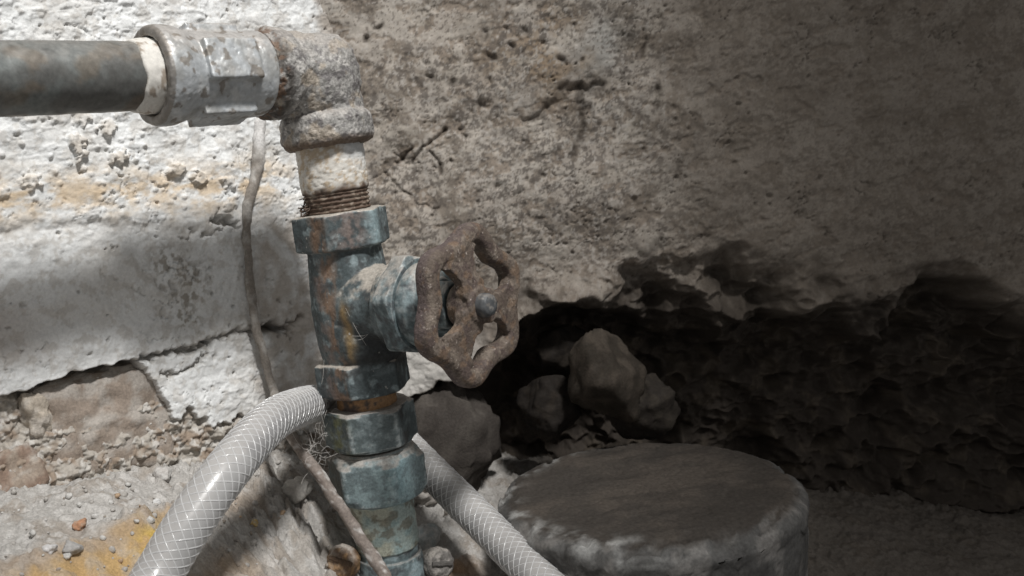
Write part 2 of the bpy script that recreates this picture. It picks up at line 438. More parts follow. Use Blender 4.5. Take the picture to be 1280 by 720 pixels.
def stone_in(parent, c_, rad, s, colr, c2, n=56, amp=.22, boxy=3.5, yaw=0, tilt=0, name='stone', mat_=None, label=None, facets=0):
    V, F = rock(c_, rad, s, n, amp, boxy, yaw, tilt, facets)
    V, nn = corrode(V, F, 1.0, 8, 5, s + 3, .4, 3)
    cc = np.empty_like(V); cc[:] = colr
    cc = mixc(cc, c2, ss(-.1, .35, fb3(V / 8, 4, s + 5)))
    if max(colr) > .1: cc = mixc(cc, (.42, .40, .37), ss(.2, .8, nn[:, 2]) * ss(-.3, .3, fb3(V / 4, 3, s + 8)) * .7)
    o = make(name, V, F, mat_ or M_STONE, as_parent(parent) if parent else None, col=cc)
    if label: o['label'] = label
    return o
stone_in(WALL_A, wall_hit(146, 534) - WN * 12.5, (28, 12, 21), 3, (.29, .24, .20), (.40, .365, .33), 100, .2, 6, YAW, .06, label='big brown-grey stone laid bare under the plaster edge')
stone_in(WALL_A, wall_hit(20, 600) - WN * 7, (17, 11, 13), 9, (.25, .18, .14), (.33, .27, .22), yaw=YAW, label='brown stone at the left edge', facets=20)
stone_in(WALL_A, wall_hit(52, 520) - WN * 5, (6.5, 7, 11), 17, (.42, .37, .31), (.50, .46, .41), yaw=YAW, facets=20)
stone_in(WALL_A, wall_hit(300, 535) - WN * 3, (6, 6, 5), 23, (.40, .36, .32), (.50, .47, .44), yaw=YAW, facets=20)

# ------------------------------------------------------------------ right wall
RY = math.radians(-8)
RD = np.array([math.cos(RY), math.sin(RY), 0]); RN = np.array([math.sin(RY), -math.cos(RY), 0])
RO = wall_hit(446, 300) - RD * 25; RO[2] = 0
U, V, B, X, Y, F = plane_grid(RO, RD, -8, 425, -70, 285, .6)
wx = X + 7 * fb2(U / 12, V / 12, 3, 111); wy = Y + 7 * fb2(U / 12, V / 12, 3, 115)
h = 3.5 * fb2(U / 70, V / 60, 3, 101) + .7 * fb2(U / 16, V / 16, 3, 103) + .14 * fb2(U / 4, V / 4, 4, 105, .6)
dk = np.zeros_like(h)
for pts, wd_, dp in [([(493, 200), (499, 193), (510, 185)], 2, 2), ([(484, 206), (486, 222), (500, 236), (515, 243)], 2, 1),
                     ([(518, 200), (526, 185), (542, 174), (559, 164)], 2.2, 2.2), ([(540, 190), (546, 205), (550, 218)], 2, 1.5),
                     ([(650, 147), (680, 145), (694, 130), (703, 112), (716, 105), (735, 114), (752, 110)], 5, 2.5),
                     ([(722, 108), (728, 135), (724, 165), (718, 194)], 6, 2), ([(822, 112), (817, 134)], 3.5, 2), ([(806, 50), (807, 70)], 1.5, 1),
                     ([(460, 224), (490, 220)], 1.2, 1), ([(518, 255), (545, 258)], 1.6, 1.2)]:
    d = pdist(wx, wy, pts); h -= dp * np.exp(-(d / wd_) ** 2); dk = np.maximum(dk, np.exp(-(d / (wd_ * 1.3)) ** 2))
for x, y, r in [(472, 35, 5), (456, 50, 4), (563, 104, 6), (595, 132, 7), (606, 43, 6), (617, 73, 7), (616, 99, 3), (559, 164, 4), (499, 193, 3), (623, 230, 5), (584, 169, 4), (537, 97, 5), (700, 75, 5), (655, 40, 5), (560, 205, 3), (640, 60, 4), (580, 160, 3)]:
    d = np.hypot(wx - x, (wy - y)); g = np.exp(-(d / r) ** 2); h -= 2.2 * g; dk = np.maximum(dk, np.minimum(1, 1.2 * g))
g1, g2, gi = wor2(U / 7, V / 7, 151)
pit = (gi > .9) * ss(.1 + .22 * _rv[(gi * 4095).astype(int)], .04, g1 + .12 * fb2(U / 2.5, V / 2.5, 2, 153)); h -= 1.1 * pit
# broad recess under the render, filled with rough stones
hol = inpoly(wx, wy, [(440, 512), (505, 500), (530, 490), (548, 476), (585, 468), (612, 452), (632, 425), (650, 398), (685, 380), (730, 376), (775, 362), (860, 352), (1000, 375), (1500, 400), (1500, 1100), (440, 1100)])
hm = ss(3, -6, hol) * ss(670, 640, X) + ss(30, -85, hol + 60 * fb2(U / 55, V / 40, 3, 162)) * ss(640, 670, X)
qx, qy = U + 13 * fb2(U / 20, V / 20, 3, 164), V + 11 * fb2(U / 20, V / 20, 3, 165)
r1, r2, ri = wor2(qx / 34, qy / 26, 166); r3, r4, r5 = wor2(qx / 13, qy / 11, 167)
bould = 26 * (ri - .3) * ss(.85, .1, r1) * ss(-.3, .3, fb2(U / 40, V / 40, 2, 168)) + 22 * fb2(U / 45, V / 30, 4, 169, .55) + 4 * ss(.6, .1, r3) * (r5 > .6)
rk = 26 * (.28 - np.abs(fb2(U / 60, V / 48, 2, 169))) + 12 * (.28 - np.abs(fb2(U / 24 + .3, V / 18, 3, 195, .55))) + 1.6 * fb2(U / 7, V / 6, 4, 161, .55)
near_rock = ss(60, -10, hol)
h = h + hm * -50 + rk * near_rock * ss(600, 660, X)
ridge = np.exp(-(hol / 22) ** 2) * (hol > 0); h += (4 + 6 * ss(560, 640, X)) * ridge * ss(780, 700, X)
h += 0 * np.exp(-((wx - 748) / 40) ** 2 - ((wy - 462) / 55) ** 2) * (.9 + .5 * fb2(U / 9, V / 9, 4, 163))
fl = fb2(U / 13 + .4 * fb2(U / 5, V / 5, 2, 133), V / 11, 5, 131, .6)
flk = ss(.14, .18, fl); h -= .3 * flk * (1 - hm); flk2 = ss(.36, .40, fl); h -= .3 * flk2 * (1 - hm)
rn = np.abs(fb2(U / 34, V / 30, 5, 192, .62)); rcr = ss(.03, .0, rn) * ss(.0, .3, fb2(U / 40, V / 40, 2, 193)); h -= 1.1 * rcr; dk = np.maximum(dk, .8 * rcr)
h += .08 * ss(.1, .6, fb2(U / 2.4, V / 2.4, 3, 135, .6))
dk *= .35 + .65 * ss(-.35, .15, fb2(U / 5, V / 5, 3, 183))
c = np.empty((len(h), 3)); c[:] = (.36, .322, .283)
c = mixc(c, (.40, .365, .325), ss(-.2, .4, fb2(U / 40, V / 35, 3, 171)) * .75)
c = mixc(c, (.255, .21, .17), flk * .55 + flk2 * .3)
c = mixc(c, (.20, .17, .14), ss(.0, .4, fb2(U / 22, V / 20, 5, 173, .6)) * .8)
c = mixc(c, (.47, .43, .38), ss(.1, .4, fb2(U / 19, V / 16, 5, 194, .6)) * .6)
c = mixc(c, (.27, .20, .135), np.exp(-((wx - 690) / 80) ** 2 - ((wy - 70) / 60) ** 2) * ss(-.3, .3, fb2(U / 15, V / 15, 4, 175)) * .8)
c = mixc(c, (.34, .34, .325), np.exp(-((wx - 755) / 30) ** 2 - ((wy - 55) / 45) ** 2) * .7)
mott = ss(.0, .45, fb2(U / 5, V / 5, 5, 177, .7)) * ss(-.3, .3, fb2(U / 35, V / 35, 2, 179) + .25 * ss(170, 250, Y) + .25 * ss(560, 680, X))
c = mixc(c, (.115, .10, .088), mott * .8)
c = mixc(c, (.13, .112, .096), ss(.42, .62, fb2(U / 1.9, V / 1.9, 3, 186, .7) + .35 * fb2(U / 22, V / 22, 3, 187)) * .75)
c = mixc(c, (.45, .42, .385), ss(.4, .6, fb2(U / 2.6, V / 2.6, 3, 188, .6) + .3 * fb2(U / 30, V / 30, 2, 189)) * .6)
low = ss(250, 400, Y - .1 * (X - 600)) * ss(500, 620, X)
c = mixc(c, (.125, .103, .085), low * .7)  # dimming of the light towards the lower right, put into the colour
c = mixc(c, (.07, .057, .047), np.maximum(dk, pit * .5) * .8)
c = mixc(c, (.17, .145, .12), ss(760, 900, wx) * .75)  # light falling off to the right, painted as a darker tone
c = mixc(c, (.50, .485, .46), ss(640, 520, wx) * ss(395, 440, wy) * ss(3, -8, -hol) * .9)
c = mixc(c, (.05, .041, .034), np.maximum(hm, ss(26, -30, hol + 40 * fb2(U / 30, V / 25, 4, 196)) * ss(600, 660, X)) * .93)  # shade inside the hollow painted in, fading out at its lip
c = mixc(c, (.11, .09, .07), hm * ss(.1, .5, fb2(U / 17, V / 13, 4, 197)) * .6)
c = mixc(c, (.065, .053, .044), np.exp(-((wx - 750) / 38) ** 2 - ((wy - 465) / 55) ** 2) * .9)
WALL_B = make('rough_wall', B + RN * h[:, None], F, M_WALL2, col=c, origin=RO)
tag(WALL_B, 'stained grey-brown rendered wall behind the handwheel, hollowed out dark at its foot', 'wall')
stone_in(WALL_B, P(545, 556, 476), (30, 22, 28), 31, (.05, .043, .038), (.075, .066, .058), amp=.3, boxy=2.3, label='rounded dark stone in the hollow')
dark_brown, dim = (.085, .069, .056), (.12, .098, .078)
rg = np.random.RandomState(21)
def hole_stone(px, py, dep, rx, rz, k, ca=dark_brown, cb=dim, label=None):
    m = dep / FPX
    stone_in(WALL_B, P(px, py, dep), (rx * m, (rx + rz) * .42 * m, rz * m), k, ca, cb, 60, .1, 2.8, rg.uniform(-.4, .4), rg.uniform(-.25, .25), label=label, facets=22)
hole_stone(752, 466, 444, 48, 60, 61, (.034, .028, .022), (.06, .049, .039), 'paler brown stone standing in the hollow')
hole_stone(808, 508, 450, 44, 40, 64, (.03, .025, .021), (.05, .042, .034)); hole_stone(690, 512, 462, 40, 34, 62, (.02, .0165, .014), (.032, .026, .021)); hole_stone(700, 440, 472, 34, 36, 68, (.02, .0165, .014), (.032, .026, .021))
stone_in(WALL_B, P(512, 606, 455), (14, 12, 8), 39, (.40, .37, .34), (.5, .47, .43), amp=.3)

# ------------------------------------------------------------------ rubble ground
ctrl = [(-120, 640, 318), (0, 612, 332), (33, 606, 342), (100, 602, 356), (200, 594, 372), (300, 566, 396), (350, 575, 404), (400, 590, 425), (-100, 760, 270), (33, 722, 292), (110, 722, 300),
        (200, 722, 312), (300, 722, 338), (390, 722, 376), (480, 722, 396), (560, 722, 408), (650, 722, 415), (760, 740, 415), (900, 740, 410), (1280, 760, 400),
        (560, 630, 448), (640, 650, 450), (480, 640, 440), (800, 660, 455), (1100, 680, 440), (120, 880, 236), (450, 880, 320), (800, 900, 340), (1200, 900, 330), (-250, 800, 240), (40, 660, 318), (250, 640, 350)]
CP = []
for x_, y_, d_ in ctrl:
    if (x_, y_) in ((-120, 640), (0, 612), (33, 606), (100, 602), (200, 594), (300, 566), (350, 575)):
        q_ = wall_hit(x_, y_) + WN * 3; CP += [q_, q_ - WN * 45 - np.array([0, 0, 2.0])]
    else: CP.append(P(x_, y_, d_))
CP = np.array(CP)
def tps(Pt, z, lam=60.):
    d = np.hypot(Pt[:, None, 0] - Pt[None, :, 0], Pt[:, None, 1] - Pt[None, :, 1]) / 100
    K = np.where(d > 0, d * d * np.log(np.maximum(d, 1e-9)), 0) + np.eye(len(Pt)) * lam * 1e-3
    A = np.hstack([np.ones((len(Pt), 1)), Pt[:, :2] / 100]); n = len(Pt)
    return np.linalg.solve(np.block([[K, A], [A.T, np.zeros((3, 3))]]), np.concatenate([z, np.zeros(3)]))
TW = tps(CP, CP[:, 2])
def gz(x, y):
    x = np.asarray(x, float); y = np.asarray(y, float); o = TW[-3] + TW[-2] * x / 100 + TW[-1] * y / 100
    for q, wv in zip(CP, TW[:-3]):
        d = np.hypot(x - q[0], y - q[1]) / 100; o = o + wv * np.where(d > 0, d * d * np.log(np.maximum(d, 1e-9)), 0)
    return o
gx, gy = np.meshgrid(np.arange(-240, 440, .78), np.arange(205, 535, .78), indexing='ij'); nu, nv = gx.shape
gx = gx.ravel(); gy = gy.ravel(); z = gz(gx, gy)
B = np.stack([gx, gy, z], 1); rel = B - CAM; d = rel @ FW; X = CX + FPX * (rel @ RT) / d; Y = CY - FPX * (rel @ UP) / d
f1, f2, idn = wor2(gx / 7 + .3 * fb2(gx / 4, gy / 4, 2, 201), gy / 7 + .3 * fb2(gx / 4, gy / 4, 2, 203), 205)
k1, k2, ki = wor2(gx / 2.6, gy / 2.6, 207)
lz = .65 + .9 * np.exp(-((X - 270) / 90) ** 2 - ((Y - 575) / 60) ** 2) + .7 * np.exp(-((X - 560) / 60) ** 2 - ((Y - 650) / 50) ** 2)
h = 2.6 * fb2(gx / 24, gy / 24, 3, 211) + (.4 + .9 * ss(720, 600, X)) * fb2(gx / 7, gy / 7, 4, 213, .6) + lz * (3.0 * ss(.6, .15, f1) * (idn - .2) + 1.3 * ss(.55, .15, k1) * (ki > .5))
lnr = pdist(X, Y, [(-80, 745), (40, 712), (140, 672), (230, 640), (320, 628)])
h += 3.5 * np.exp(-(lnr / 22) ** 2)
h += 7 * np.exp(-(pdist(X, Y, [(300, 560), (360, 640), (400, 700)]) / 30) ** 2) * .5
for pts in ([(345, 590), (372, 630), (395, 665), (405, 720)], [(330, 640), (352, 660), (380, 672)]):
    h -= 6 * np.exp(-(pdist(X + 5 * fb2(gx / 5, gy / 5, 2, 219), Y, pts) / 5) ** 2)
c = np.empty((len(h), 3)); c[:] = (.40, .385, .365)
c = mixc(c, (.31, .275, .24), ss(.0, .5, fb2(gx / 15, gy / 15, 4, 221)) * .8)
c = mixc(c, (.53, .515, .495), ss(.1, .45, fb2(gx / 5, gy / 5, 4, 223, .6)) * .7)
oz = inpoly(X + 10 * fb2(gx / 10, gy / 10, 3, 225), Y + 10 * fb2(gx / 10, gy / 10, 3, 226), [(-60, 790), (20, 730), (80, 700), (150, 676), (215, 650), (236, 664), (215, 700), (190, 790)])
c = mixc(c, (.47, .32, .15), ss(12, -10, oz) * (.55 + .45 * ss(-.3, .3, fb2(gx / 9, gy / 9, 4, 228))))
c = mixc(c, (.58, .40, .07), np.exp(-((X - 200) / 26) ** 2 - ((Y - 680) / 18) ** 2) * ss(-.3, .2, fb2(gx / 4, gy / 4, 3, 227)) * .9)
c = mixc(c, (.33, .25, .18), np.exp(-(pdist(X, Y, [(-80, 748), (40, 716), (140, 680), (230, 650), (320, 636)]) / 13) ** 2) * .6)
c = mixc(c, (.50, .31, .17), np.exp(-((X - 570) / 28) ** 2 - ((Y - 715) / 14) ** 2) * .8)
c = mixc(c, (.38, .28, .19), np.exp(-((X - 285) / 40) ** 2 - ((Y - 712) / 22) ** 2) * .7)
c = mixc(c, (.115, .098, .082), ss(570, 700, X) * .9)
rz = np.exp(-((X - 345) / 62) ** 2 - ((Y - 655) / 75) ** 2)
b1, b2, bi = wor2(gx / 15 + .35 * fb2(gx / 7, gy / 7, 3, 231), gy / 13 + .35 * fb2(gx / 7, gy / 7, 3, 232), 233)
h += rz * (9 * (bi - .4) * ss(.7, .2, b1) - 5 * ss(.13, .0, b2 - b1) + 2.0 * fb2(gx / 4, gy / 4, 4, 234, .6))
c = mixc(c, (.30, .26, .22), rz * ss(.0, .4, fb2(gx / 8, gy / 8, 4, 235)) * .8)
B[:, 2] += h
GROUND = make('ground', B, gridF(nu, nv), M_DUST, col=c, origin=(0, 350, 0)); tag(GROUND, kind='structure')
GB = B.reshape(nu, nv, 3)
def ground_at(x, y):
    return float(GB[int(round((x + 240) / .78)), int(round((y - 205) / .78)), 2])
def ground_hit(px, py):
    d = P(px, py, 1) - CAM
    for t in np.arange(200, 520, .4):
        q = CAM + d * t
        if -238 < q[0] < 340 and 206 < q[1] < 525 and q[2] <= ground_at(q[0], q[1]): return q
    return CAM + d * 400
def loose(name, px, py, rpx, s, c1, c2, label, cat, group=None, flat=.7):
    q = ground_hit(px, py); dd = Q(q)[2]; r = rpx * dd / FPX
    V, F = rock(q + np.array([0, 0, r * flat * .45]), (r, r * .85, r * flat), s, 28, .22, 2.4, s * 1.3, 0, 20)
    V, nn = corrode(V, F, r * .05, r * .5, 3, s)
    cc = np.empty_like(V); cc[:] = c1; cc = mixc(cc, c2, ss(-.1, .4, fb3(V / (r * .6), 3, s + 1)))
    return tag(make(name, V, F, M_STONE, col=cc), label, cat, group)
loose('pebble', 100, 661, 11, 3, (.42, .23, .14), (.38, .28, .21), 'small round orange-brown pebble lying on the grey dust at the lower left', 'pebble')
loose('pebble', 62, 690, 10, 5, (.58, .57, .57), (.48, .47, .46), 'small pale grey-white pebble left of and below the orange-brown one', 'pebble')
loose('pebble', 92, 690, 13, 7, (.36, .35, .34), (.42, .41, .40), 'dull grey flat stone just right of the pale pebble', 'pebble')
loose('mortar_chunk', 196, 630, 7, 8, (.68, .68, .68), (.56, .55, .53), 'small bright white mortar chip in the rubble left of the hose', 'mortar chunk')
loose('mortar_chunk', 205, 598, 15, 11, (.46, .44, .42), (.54, .53, .51), 'lumpy grey mortar chunk directly below the big brown stone\'s right end', 'mortar chunk')
loose('mortar_chunk', 252, 572, 17, 12, (.45, .43, .41), (.53, .52, .50), 'largest lumpy grey mortar chunk, against the hose\'s left side under the white plaster', 'mortar chunk')
loose('mortar_chunk', 292, 548, 14, 14, (.42, .39, .36), (.52, .50, .48), 'grey mortar chunk tucked against the wall above the hose', 'mortar chunk')
loose('mortar_chunk', 318, 655, 6, 15, (.50, .36, .15), (.45, .38, .28), 'tiny yellow-brown chip on the dust right of the hose', 'mortar chunk')
loose('mortar_chunk', 452, 712, 14, 16, (.62, .61, .60), (.52, .50, .47), 'white mortar chunk at the foot of the valve beside the cable', 'mortar chunk')
loose('mortar_chunk', 570, 642, 15, 19, (.46, .42, .38), (.54, .51, .47), 'grey mortar chunk behind the foot of the valve, left of the far hose', 'mortar chunk')
loose('mortar_chunk', 372, 618, 20, 22, (.42, .40, .37), (.5, .48, .45), 'broad grey mortar chunk behind the slanting cable', 'mortar chunk')

Vs, Fs, k = [], [], 0; cs_ = []
rg = np.random.RandomState(11)
for q in range(220):
    px, py = (rg.uniform(0, 420), rg.uniform(545, 740)) if q < 200 else (rg.normal(285, 55), rg.normal(575, 35)) if q < 270 else (rg.uniform(500, 640), rg.uniform(590, 720))
    gq = ground_hit(px, py) if py > 540 else None
    if gq is None: continue
    r = .4 + rg.exponential(.42); r = min(r, 1.7)
    V_, F_ = rock(gq + np.array([0, 0, r * .25]), (r, r * rg.uniform(.6, 1), r * rg.uniform(.5, .9)), q, 8, .3, 4.0, rg.uniform(0, 6), 0, 9)
    b_ = rg.choice(4, p=[.5, .25, .17, .08]); cs_.append(np.tile([(.42, .40, .375), (.54, .53, .51), (.33, .29, .25), (.44, .32, .22)][b_], (len(V_), 1)))
    Vs.append(V_); Fs.append(F_ + k); k += len(V_)
tag(make('mortar_crumbs', np.vstack(Vs), np.vstack(Fs), M_DUST, col=np.vstack(cs_), smooth=False), kind='stuff')

# ------------------------------------------------------------------ plumbing
def hexp(z0, z1, R, ap, a0, ch=1.2, n=2):
    return [(z0, ap * .96, ap, a0), (z0, ap * .99, ap, a0), (z0 + ch, R, ap, a0), (z1 - ch, R, ap, a0), (z1, ap * .99, ap, a0)]
def dusty(c, V, n, s, k=.8, lo=.25, hi=.75, colr=(.40, .37, .335)):
    return mixc(c, colr, ss(lo, hi, n[:, 2] + .35 * fb3(V / 4, 3, s)) * k)

# horizontal pipe with its tape
pp = root('steel_pipe', E0 + PD * 120, 'dark blackened steel pipe running out of the picture at the upper left', 'pipe')
Vp, Fp = lathe(E0, PD, (0, 0, 1), [(60, 11.7), (260, 11.7)], 72, 1.0)
Vp, n = corrode(Vp, Fp, .18, 9, 3, 3)
c = np.empty_like(Vp); c[:] = (.105, .105, .10)
c = mixc(c, (.17, .18, .175), ss(-.1, .5, fb3(Vp / 14, 4, 5)) * .7)
c = mixc(c, (.17, .19, .185), ss(.05, .6, fb3(Vp / 12, 4, 7)) * .6)
c = mixc(c, (.145, .115, .085), ss(.1, .5, fb3(Vp / 13, 4, 9)) * .6)
c = dusty(c, Vp, n, 11, .55, .3, 1.0, (.30, .29, .27))
make('pipe_tube', Vp, Fp, M_STEEL, pp, col=c)
Vp, Fp = lathe(E0, PD, (0, 0, 1), [(60, 12.0), (72, 12.9), (76, 12.75), (79.5, 12.3), (80, 11.5)], 96, .5)
Vp, n = corrode(Vp, Fp, .25, 3.5, 3, 13)
tt = (Vp - E0) @ PD
Vp = Vp + PD * (np.clip(tt - 72, 0, 8) / 8 * (1.8 * gn3(Vp / 7, 15)))[:, None]
c = np.empty_like(Vp); c[:] = (.62, .60, .56); c = mixc(c, (.30, .25, .2), ss(.15, .4, fb3(Vp * np.array([.35, .35, .12]), 4, 17)) * .9)
make('thread_tape', Vp, Fp, M_TAPE, pp, col=c)

# coupling
cp = root('pipe_coupling', E0 + PD * 50, 'pale galvanised coupling joining the dark pipe to the elbow', 'pipe coupling')
prof = [(28, 12.6), (28, 14.6), (29, 15.6), (34, 15.8), (36, 15.3), (60, 15.4), (63, 16.4), (65.5, 17.2), (71, 17.4), (73.5, 16.4), (73.6, 13.6), (66, 13.0), (66, 11.0)]
V1, F1 = lathe(E0, PD, (0, 0, 1), prof, 96, .8)
parts = [(V1, F1)]
def box(o, ax, up, t0, t1, hw, r0, r1):
    x, y, zc = frame(ax, up)
    pts = []
    for t in (t0, t1):
        for a in (-hw, hw):
            for r in (r0, r1): pts.append(o + zc * t + y * a + x * r)
    Vb = np.array(pts); Fb = np.array([[0, 1, 3, 2], [4, 6, 7, 5], [0, 4, 5, 1], [2, 3, 7, 6], [0, 2, 6, 4], [1, 5, 7, 3]])
    return Vb, Fb
for k in range(4):                           # raised wrench lugs
    a = math.radians(12 + 90 * k); up = np.array([0, 0, 1.0]); X_, Y_, Z_ = frame(PD, up)
    parts.append(box(E0, PD, X_ * math.cos(a) + Y_ * math.sin(a), 37, 58.5, 7.4, 8, 16.9))
Vp, Fp = remesh(parts, .5); Vp = relax(Vp, Fp, 7)
Vp, n = corrode(Vp, Fp, .22, 6, 4, 23, .15)
c = np.empty_like(Vp); c[:] = (.43, .45, .465)
c = mixc(c, (.34, .345, .34), ss(-.1, .4, fb3(Vp / 12, 4, 25)))
c = mixc(c, (.55, .56, .56), ss(.15, .5, fb3(Vp / 6, 4, 27)) * .6)
c = dusty(c, Vp, n, 29, .8, .1, .8, (.41, .385, .36))
c = mixc(c, (.16, .13, .10), ss(.32, .5, fb3(Vp / 5, 4, 31)) * .7)
tt = (Vp - E0) @ PD
c = mixc(c, (.19, .165, .14), ss(63, 74.5, tt) * (n @ PD > .35) * .8)
make('coupling_body', Vp, Fp, M_GALV, cp, col=c)

# elbow
el = root('pipe_elbow', E0, 'crusted grey iron elbow turning the pipe downwards', 'pipe elbow')
bend = [E0 + PD * 29, E0 + PD * 20, E0 + PD * 14]
for k in range(1, 8):
    a = k / 8 * math.pi / 2
    bend.append(E0 + PD * 14 + DN * 14 - PD * 14 * math.sin(a) - DN * 14 * math.cos(a))
bend += [E0 + DN * 14, E0 + DN * 22, E0 + DN * 29]
bend = path_smooth(bend, 60)
parts = [tube(bend, 15.9, 64), rock(E0 + PD * 3.0 + DN * 3.0, (17.6, 17.2, 17.6), 3, 48, .04, 2.5, YAW)]
parts.append(lathe(E0, PD, (0, 0, 1), [(16.5, 14), (18, 16.6), (20, 17.3), (25, 17.3), (26.5, 16.6), (26.8, 15.2), (28.5, 14.6), (28.6, 10)], 72, 1))
parts.append(lathe(E0, DN, (1, 0, 0), [(15, 14.2), (16.5, 17.4), (18.5, 18.5), (25.5, 18.6), (27.5, 17.8), (28.6, 15.6), (28.6, 11)], 72, 1))
Vp, Fp = remesh(parts, .5); Vp = relax(Vp, Fp, 4)
Vp, n = corrode(Vp, Fp, .55, 5.5, 5, 33, .35, 1.6)
c = np.empty_like(Vp); c[:] = (.27, .262, .25)
c = mixc(c, (.42, .405, .385), ss(.08, .4, fb3(Vp / 5, 5, 35, .65)))
c = mixc(c, (.15, .14, .14), ss(.1, .4, fb3(Vp / 4, 5, 37, .65)) * .85)
c = mixc(c, (.36, .30, .23), ss(.1, .45, fb3(Vp / 8, 4, 39)) * .6)
c = dusty(c, Vp, n, 41, .7, .2, .9, (.36, .335, .31))
t1 = (Vp - E0) @ PD; t2 = (Vp - E0) @ DN
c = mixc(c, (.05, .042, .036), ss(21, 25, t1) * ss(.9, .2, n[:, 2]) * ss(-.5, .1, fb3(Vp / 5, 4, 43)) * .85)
c = mixc(c, (.13, .075, .045), ss(24.5, 27, t1) * ss(-.1, .25, fb3(Vp / 3, 3, 44)) * .8)
c = mixc(c, (.13, .085, .055), ss(25, 28, t2) * .8)
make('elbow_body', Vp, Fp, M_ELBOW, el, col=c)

# nipple
npz = lambda y: LY(y)
zt, zb = -11.5, LY(263)
prof = [(zt, 12.5), (zt + .6, 13.6), (4, 13.7), (5.5, 13.6)]
z_ = LY(238); prof += [(z_, 13.5), (z_ + .7, 12.7)]
q = z_ + 1
while q < zb: prof += [(q, 13.3), (q + .8, 12.5)]; q += 1.7
prof += [(zb + 2, 12.4)]
Vp, Fp = lathe(A0, DN, (1, 0, 0), prof, 120, .4); Vp, n = corrode(Vp, Fp, .3, 3.0, 5, 47, .35, 1.4)
tt = (Vp - A0) @ DN
c = np.empty_like(Vp); c[:] = (.60, .575, .53)
c = mixc(c, (.40, .30, .19), ss(.0, .4, fb3(Vp / 3.4, 5, 49, .7)) * .75)
c = mixc(c, (.58, .60, .61), ss(2, 9, Vp[:, 0] - A0[0]) * ss(2, -8, tt) * .8)
c = mixc(c, (.10, .068, .05), ss(z_ - 3, z_ + .5, tt + 2.2 * gn3(Vp / 4, 51)))
c = mixc(c, (.30, .25, .20), ss(z_, z_ + 1, tt) * ss(.15, .4, fb3(Vp / 2.5, 3, 53)) * .7)
npo = make('pipe_nipple', Vp, Fp, M_TAPE, col=c); tag(npo, 'short pale nipple with brown rusty threads between elbow and valve', 'pipe nipple')

# ---- gate valve
gvb = A0 + DN * LY(487)
gv = root('gate_valve', gvb, 'blue-green corroded brass gate valve with a rusty six-lobed handwheel', 'gate valve')
PH = math.radians(46); BD = np.array([math.cos(PH), -math.sin(PH), 0.0])
LB = LY(381); B0 = A0 + DN * LB
HX = math.radians(-107.5)
def afront(deg):                 # hex corner at this many degrees right of the camera side, for lathes down DN with x along +X
    # frame: Z=DN, X=+X, Y=cross(DN,X)=(0,-1,0): front (toward the camera) is +Y
    return math.radians(90 - deg)
a_h = afront(-17.5)
z0, z1 = LY(264), LY(309); z2, z3 = LY(446), LY(487)
parts = [lathe(A0, DN, (1, 0, 0), [(z0 + 1, 11), (z0 + 1, 14.4), (z1 + 2, 15.2), (z1 + 8, 15.8), (LB, 17.0), (z2 - 7, 16.4), (z2 + 1, 15.0), (z3 - .5, 14.6), (z3 - .5, 10)], 96, 1.0)]
parts.append(lathe(A0, DN, (1, 0, 0), hexp(z0, z1, 19.7, 17.2, a_h, .7), 180, .8))
parts.append(lathe(A0, DN, (1, 0, 0), hexp(z2, z3, 19.7, 17.2, a_h, .8), 180, .8))
parts.append(lathe(B0 , BD, (0, 0, 1), [(-9, 8), (-8, 13.5), (-4, 16.0), (0, 16.8), (14, 16.4), (22, 14.8), (25, 14.8), (26.5, 17.4), (29.5, 17.6), (29.5, 12)], 96, 1.0))
parts.append(lathe(B0 + DN * 9 + BD * 5, DN, (1, 0, 0), [(-15, 8), (-11, 13.5), (-3, 16.6), (4, 16.9), (10, 15.6), (15, 12), (18, 7)], 72, 1.0))
Vp, Fp = remesh(parts, .42); Vp = relax(Vp, Fp, 1)
cvx = convex(Vp, Fp, 5)
Vp, n = corrode(Vp, Fp, .16, 5, 5, 57, .12, 1.5)
dx = Vp - A0; tt = dx @ DN; ang = np.degrees(np.arctan2(dx[:, 0], -dx[:, 1]))      # 0 = towards camera, + right
tb = (Vp - B0) @ BD; ax_r = np.linalg.norm(dx[:, :2], axis=1)
c = np.empty_like(Vp); c[:] = (.07, .088, .093)
c = mixc(c, (.135, .163, .17), ss(-.05, .4, fb3(Vp / 9, 4, 59)) * .8)
c = mixc(c, (.27, .33, .345), ss(.2, .5, fb3(Vp / 5, 4, 61)) * .6)
c = mixc(c, (.055, .06, .062), ss(.1, .4, fb3(Vp / 7, 5, 63)) * .8)
c = mixc(c, (.025, .026, .027), ss(-12, 8, ang + 6 * gn3(Vp / 6, 64)) * ss(LB + 6, LB + 11, tt) * ss(z2 + 4, z2 - 1, tt - .06 * (ang - 20)) * .85)  # shade under the bonnet painted into the body colour
st = np.exp(-((ang + 33 + 9 * gn3(Vp / 9, 65)) / 13) ** 2) * (tb < 19)
c = mixc(c, (.21, .135, .09), st * ss(-.3, .2, fb3(Vp / np.array([4, 4, 9.]), 4, 67)) * .9)
st2 = np.exp(-((ang + 10 + 5 * gn3(Vp / 6, 66)) / 5) ** 2) * ss(z1 + 16, z1 + 24, tt) * ss(z2 + 1, z2 - 6, tt)
c = mixc(c, (.30, .20, .085), st2 * .75)
c = mixc(c, (.22, .17, .15), np.exp(-((ang - 12) / 22) ** 2) * ss(z1 + 1, z1 - 1, tt) * ss(-.3, .2, fb3(Vp / 5, 4, 69)) * .7)
c = mixc(c, (.20, .15, .13), np.exp(-((ang + 48) / 12) ** 2) * ss(z1, z1 + 6, tt) * ss(-.2, .25, fb3(Vp / 6, 4, 68)) * .6)
c = mixc(c, (.36, .48, .51), np.exp(-((ang - 47) / 12) ** 2) * ss(z1 + 1, z1 - 1, tt) * .6)
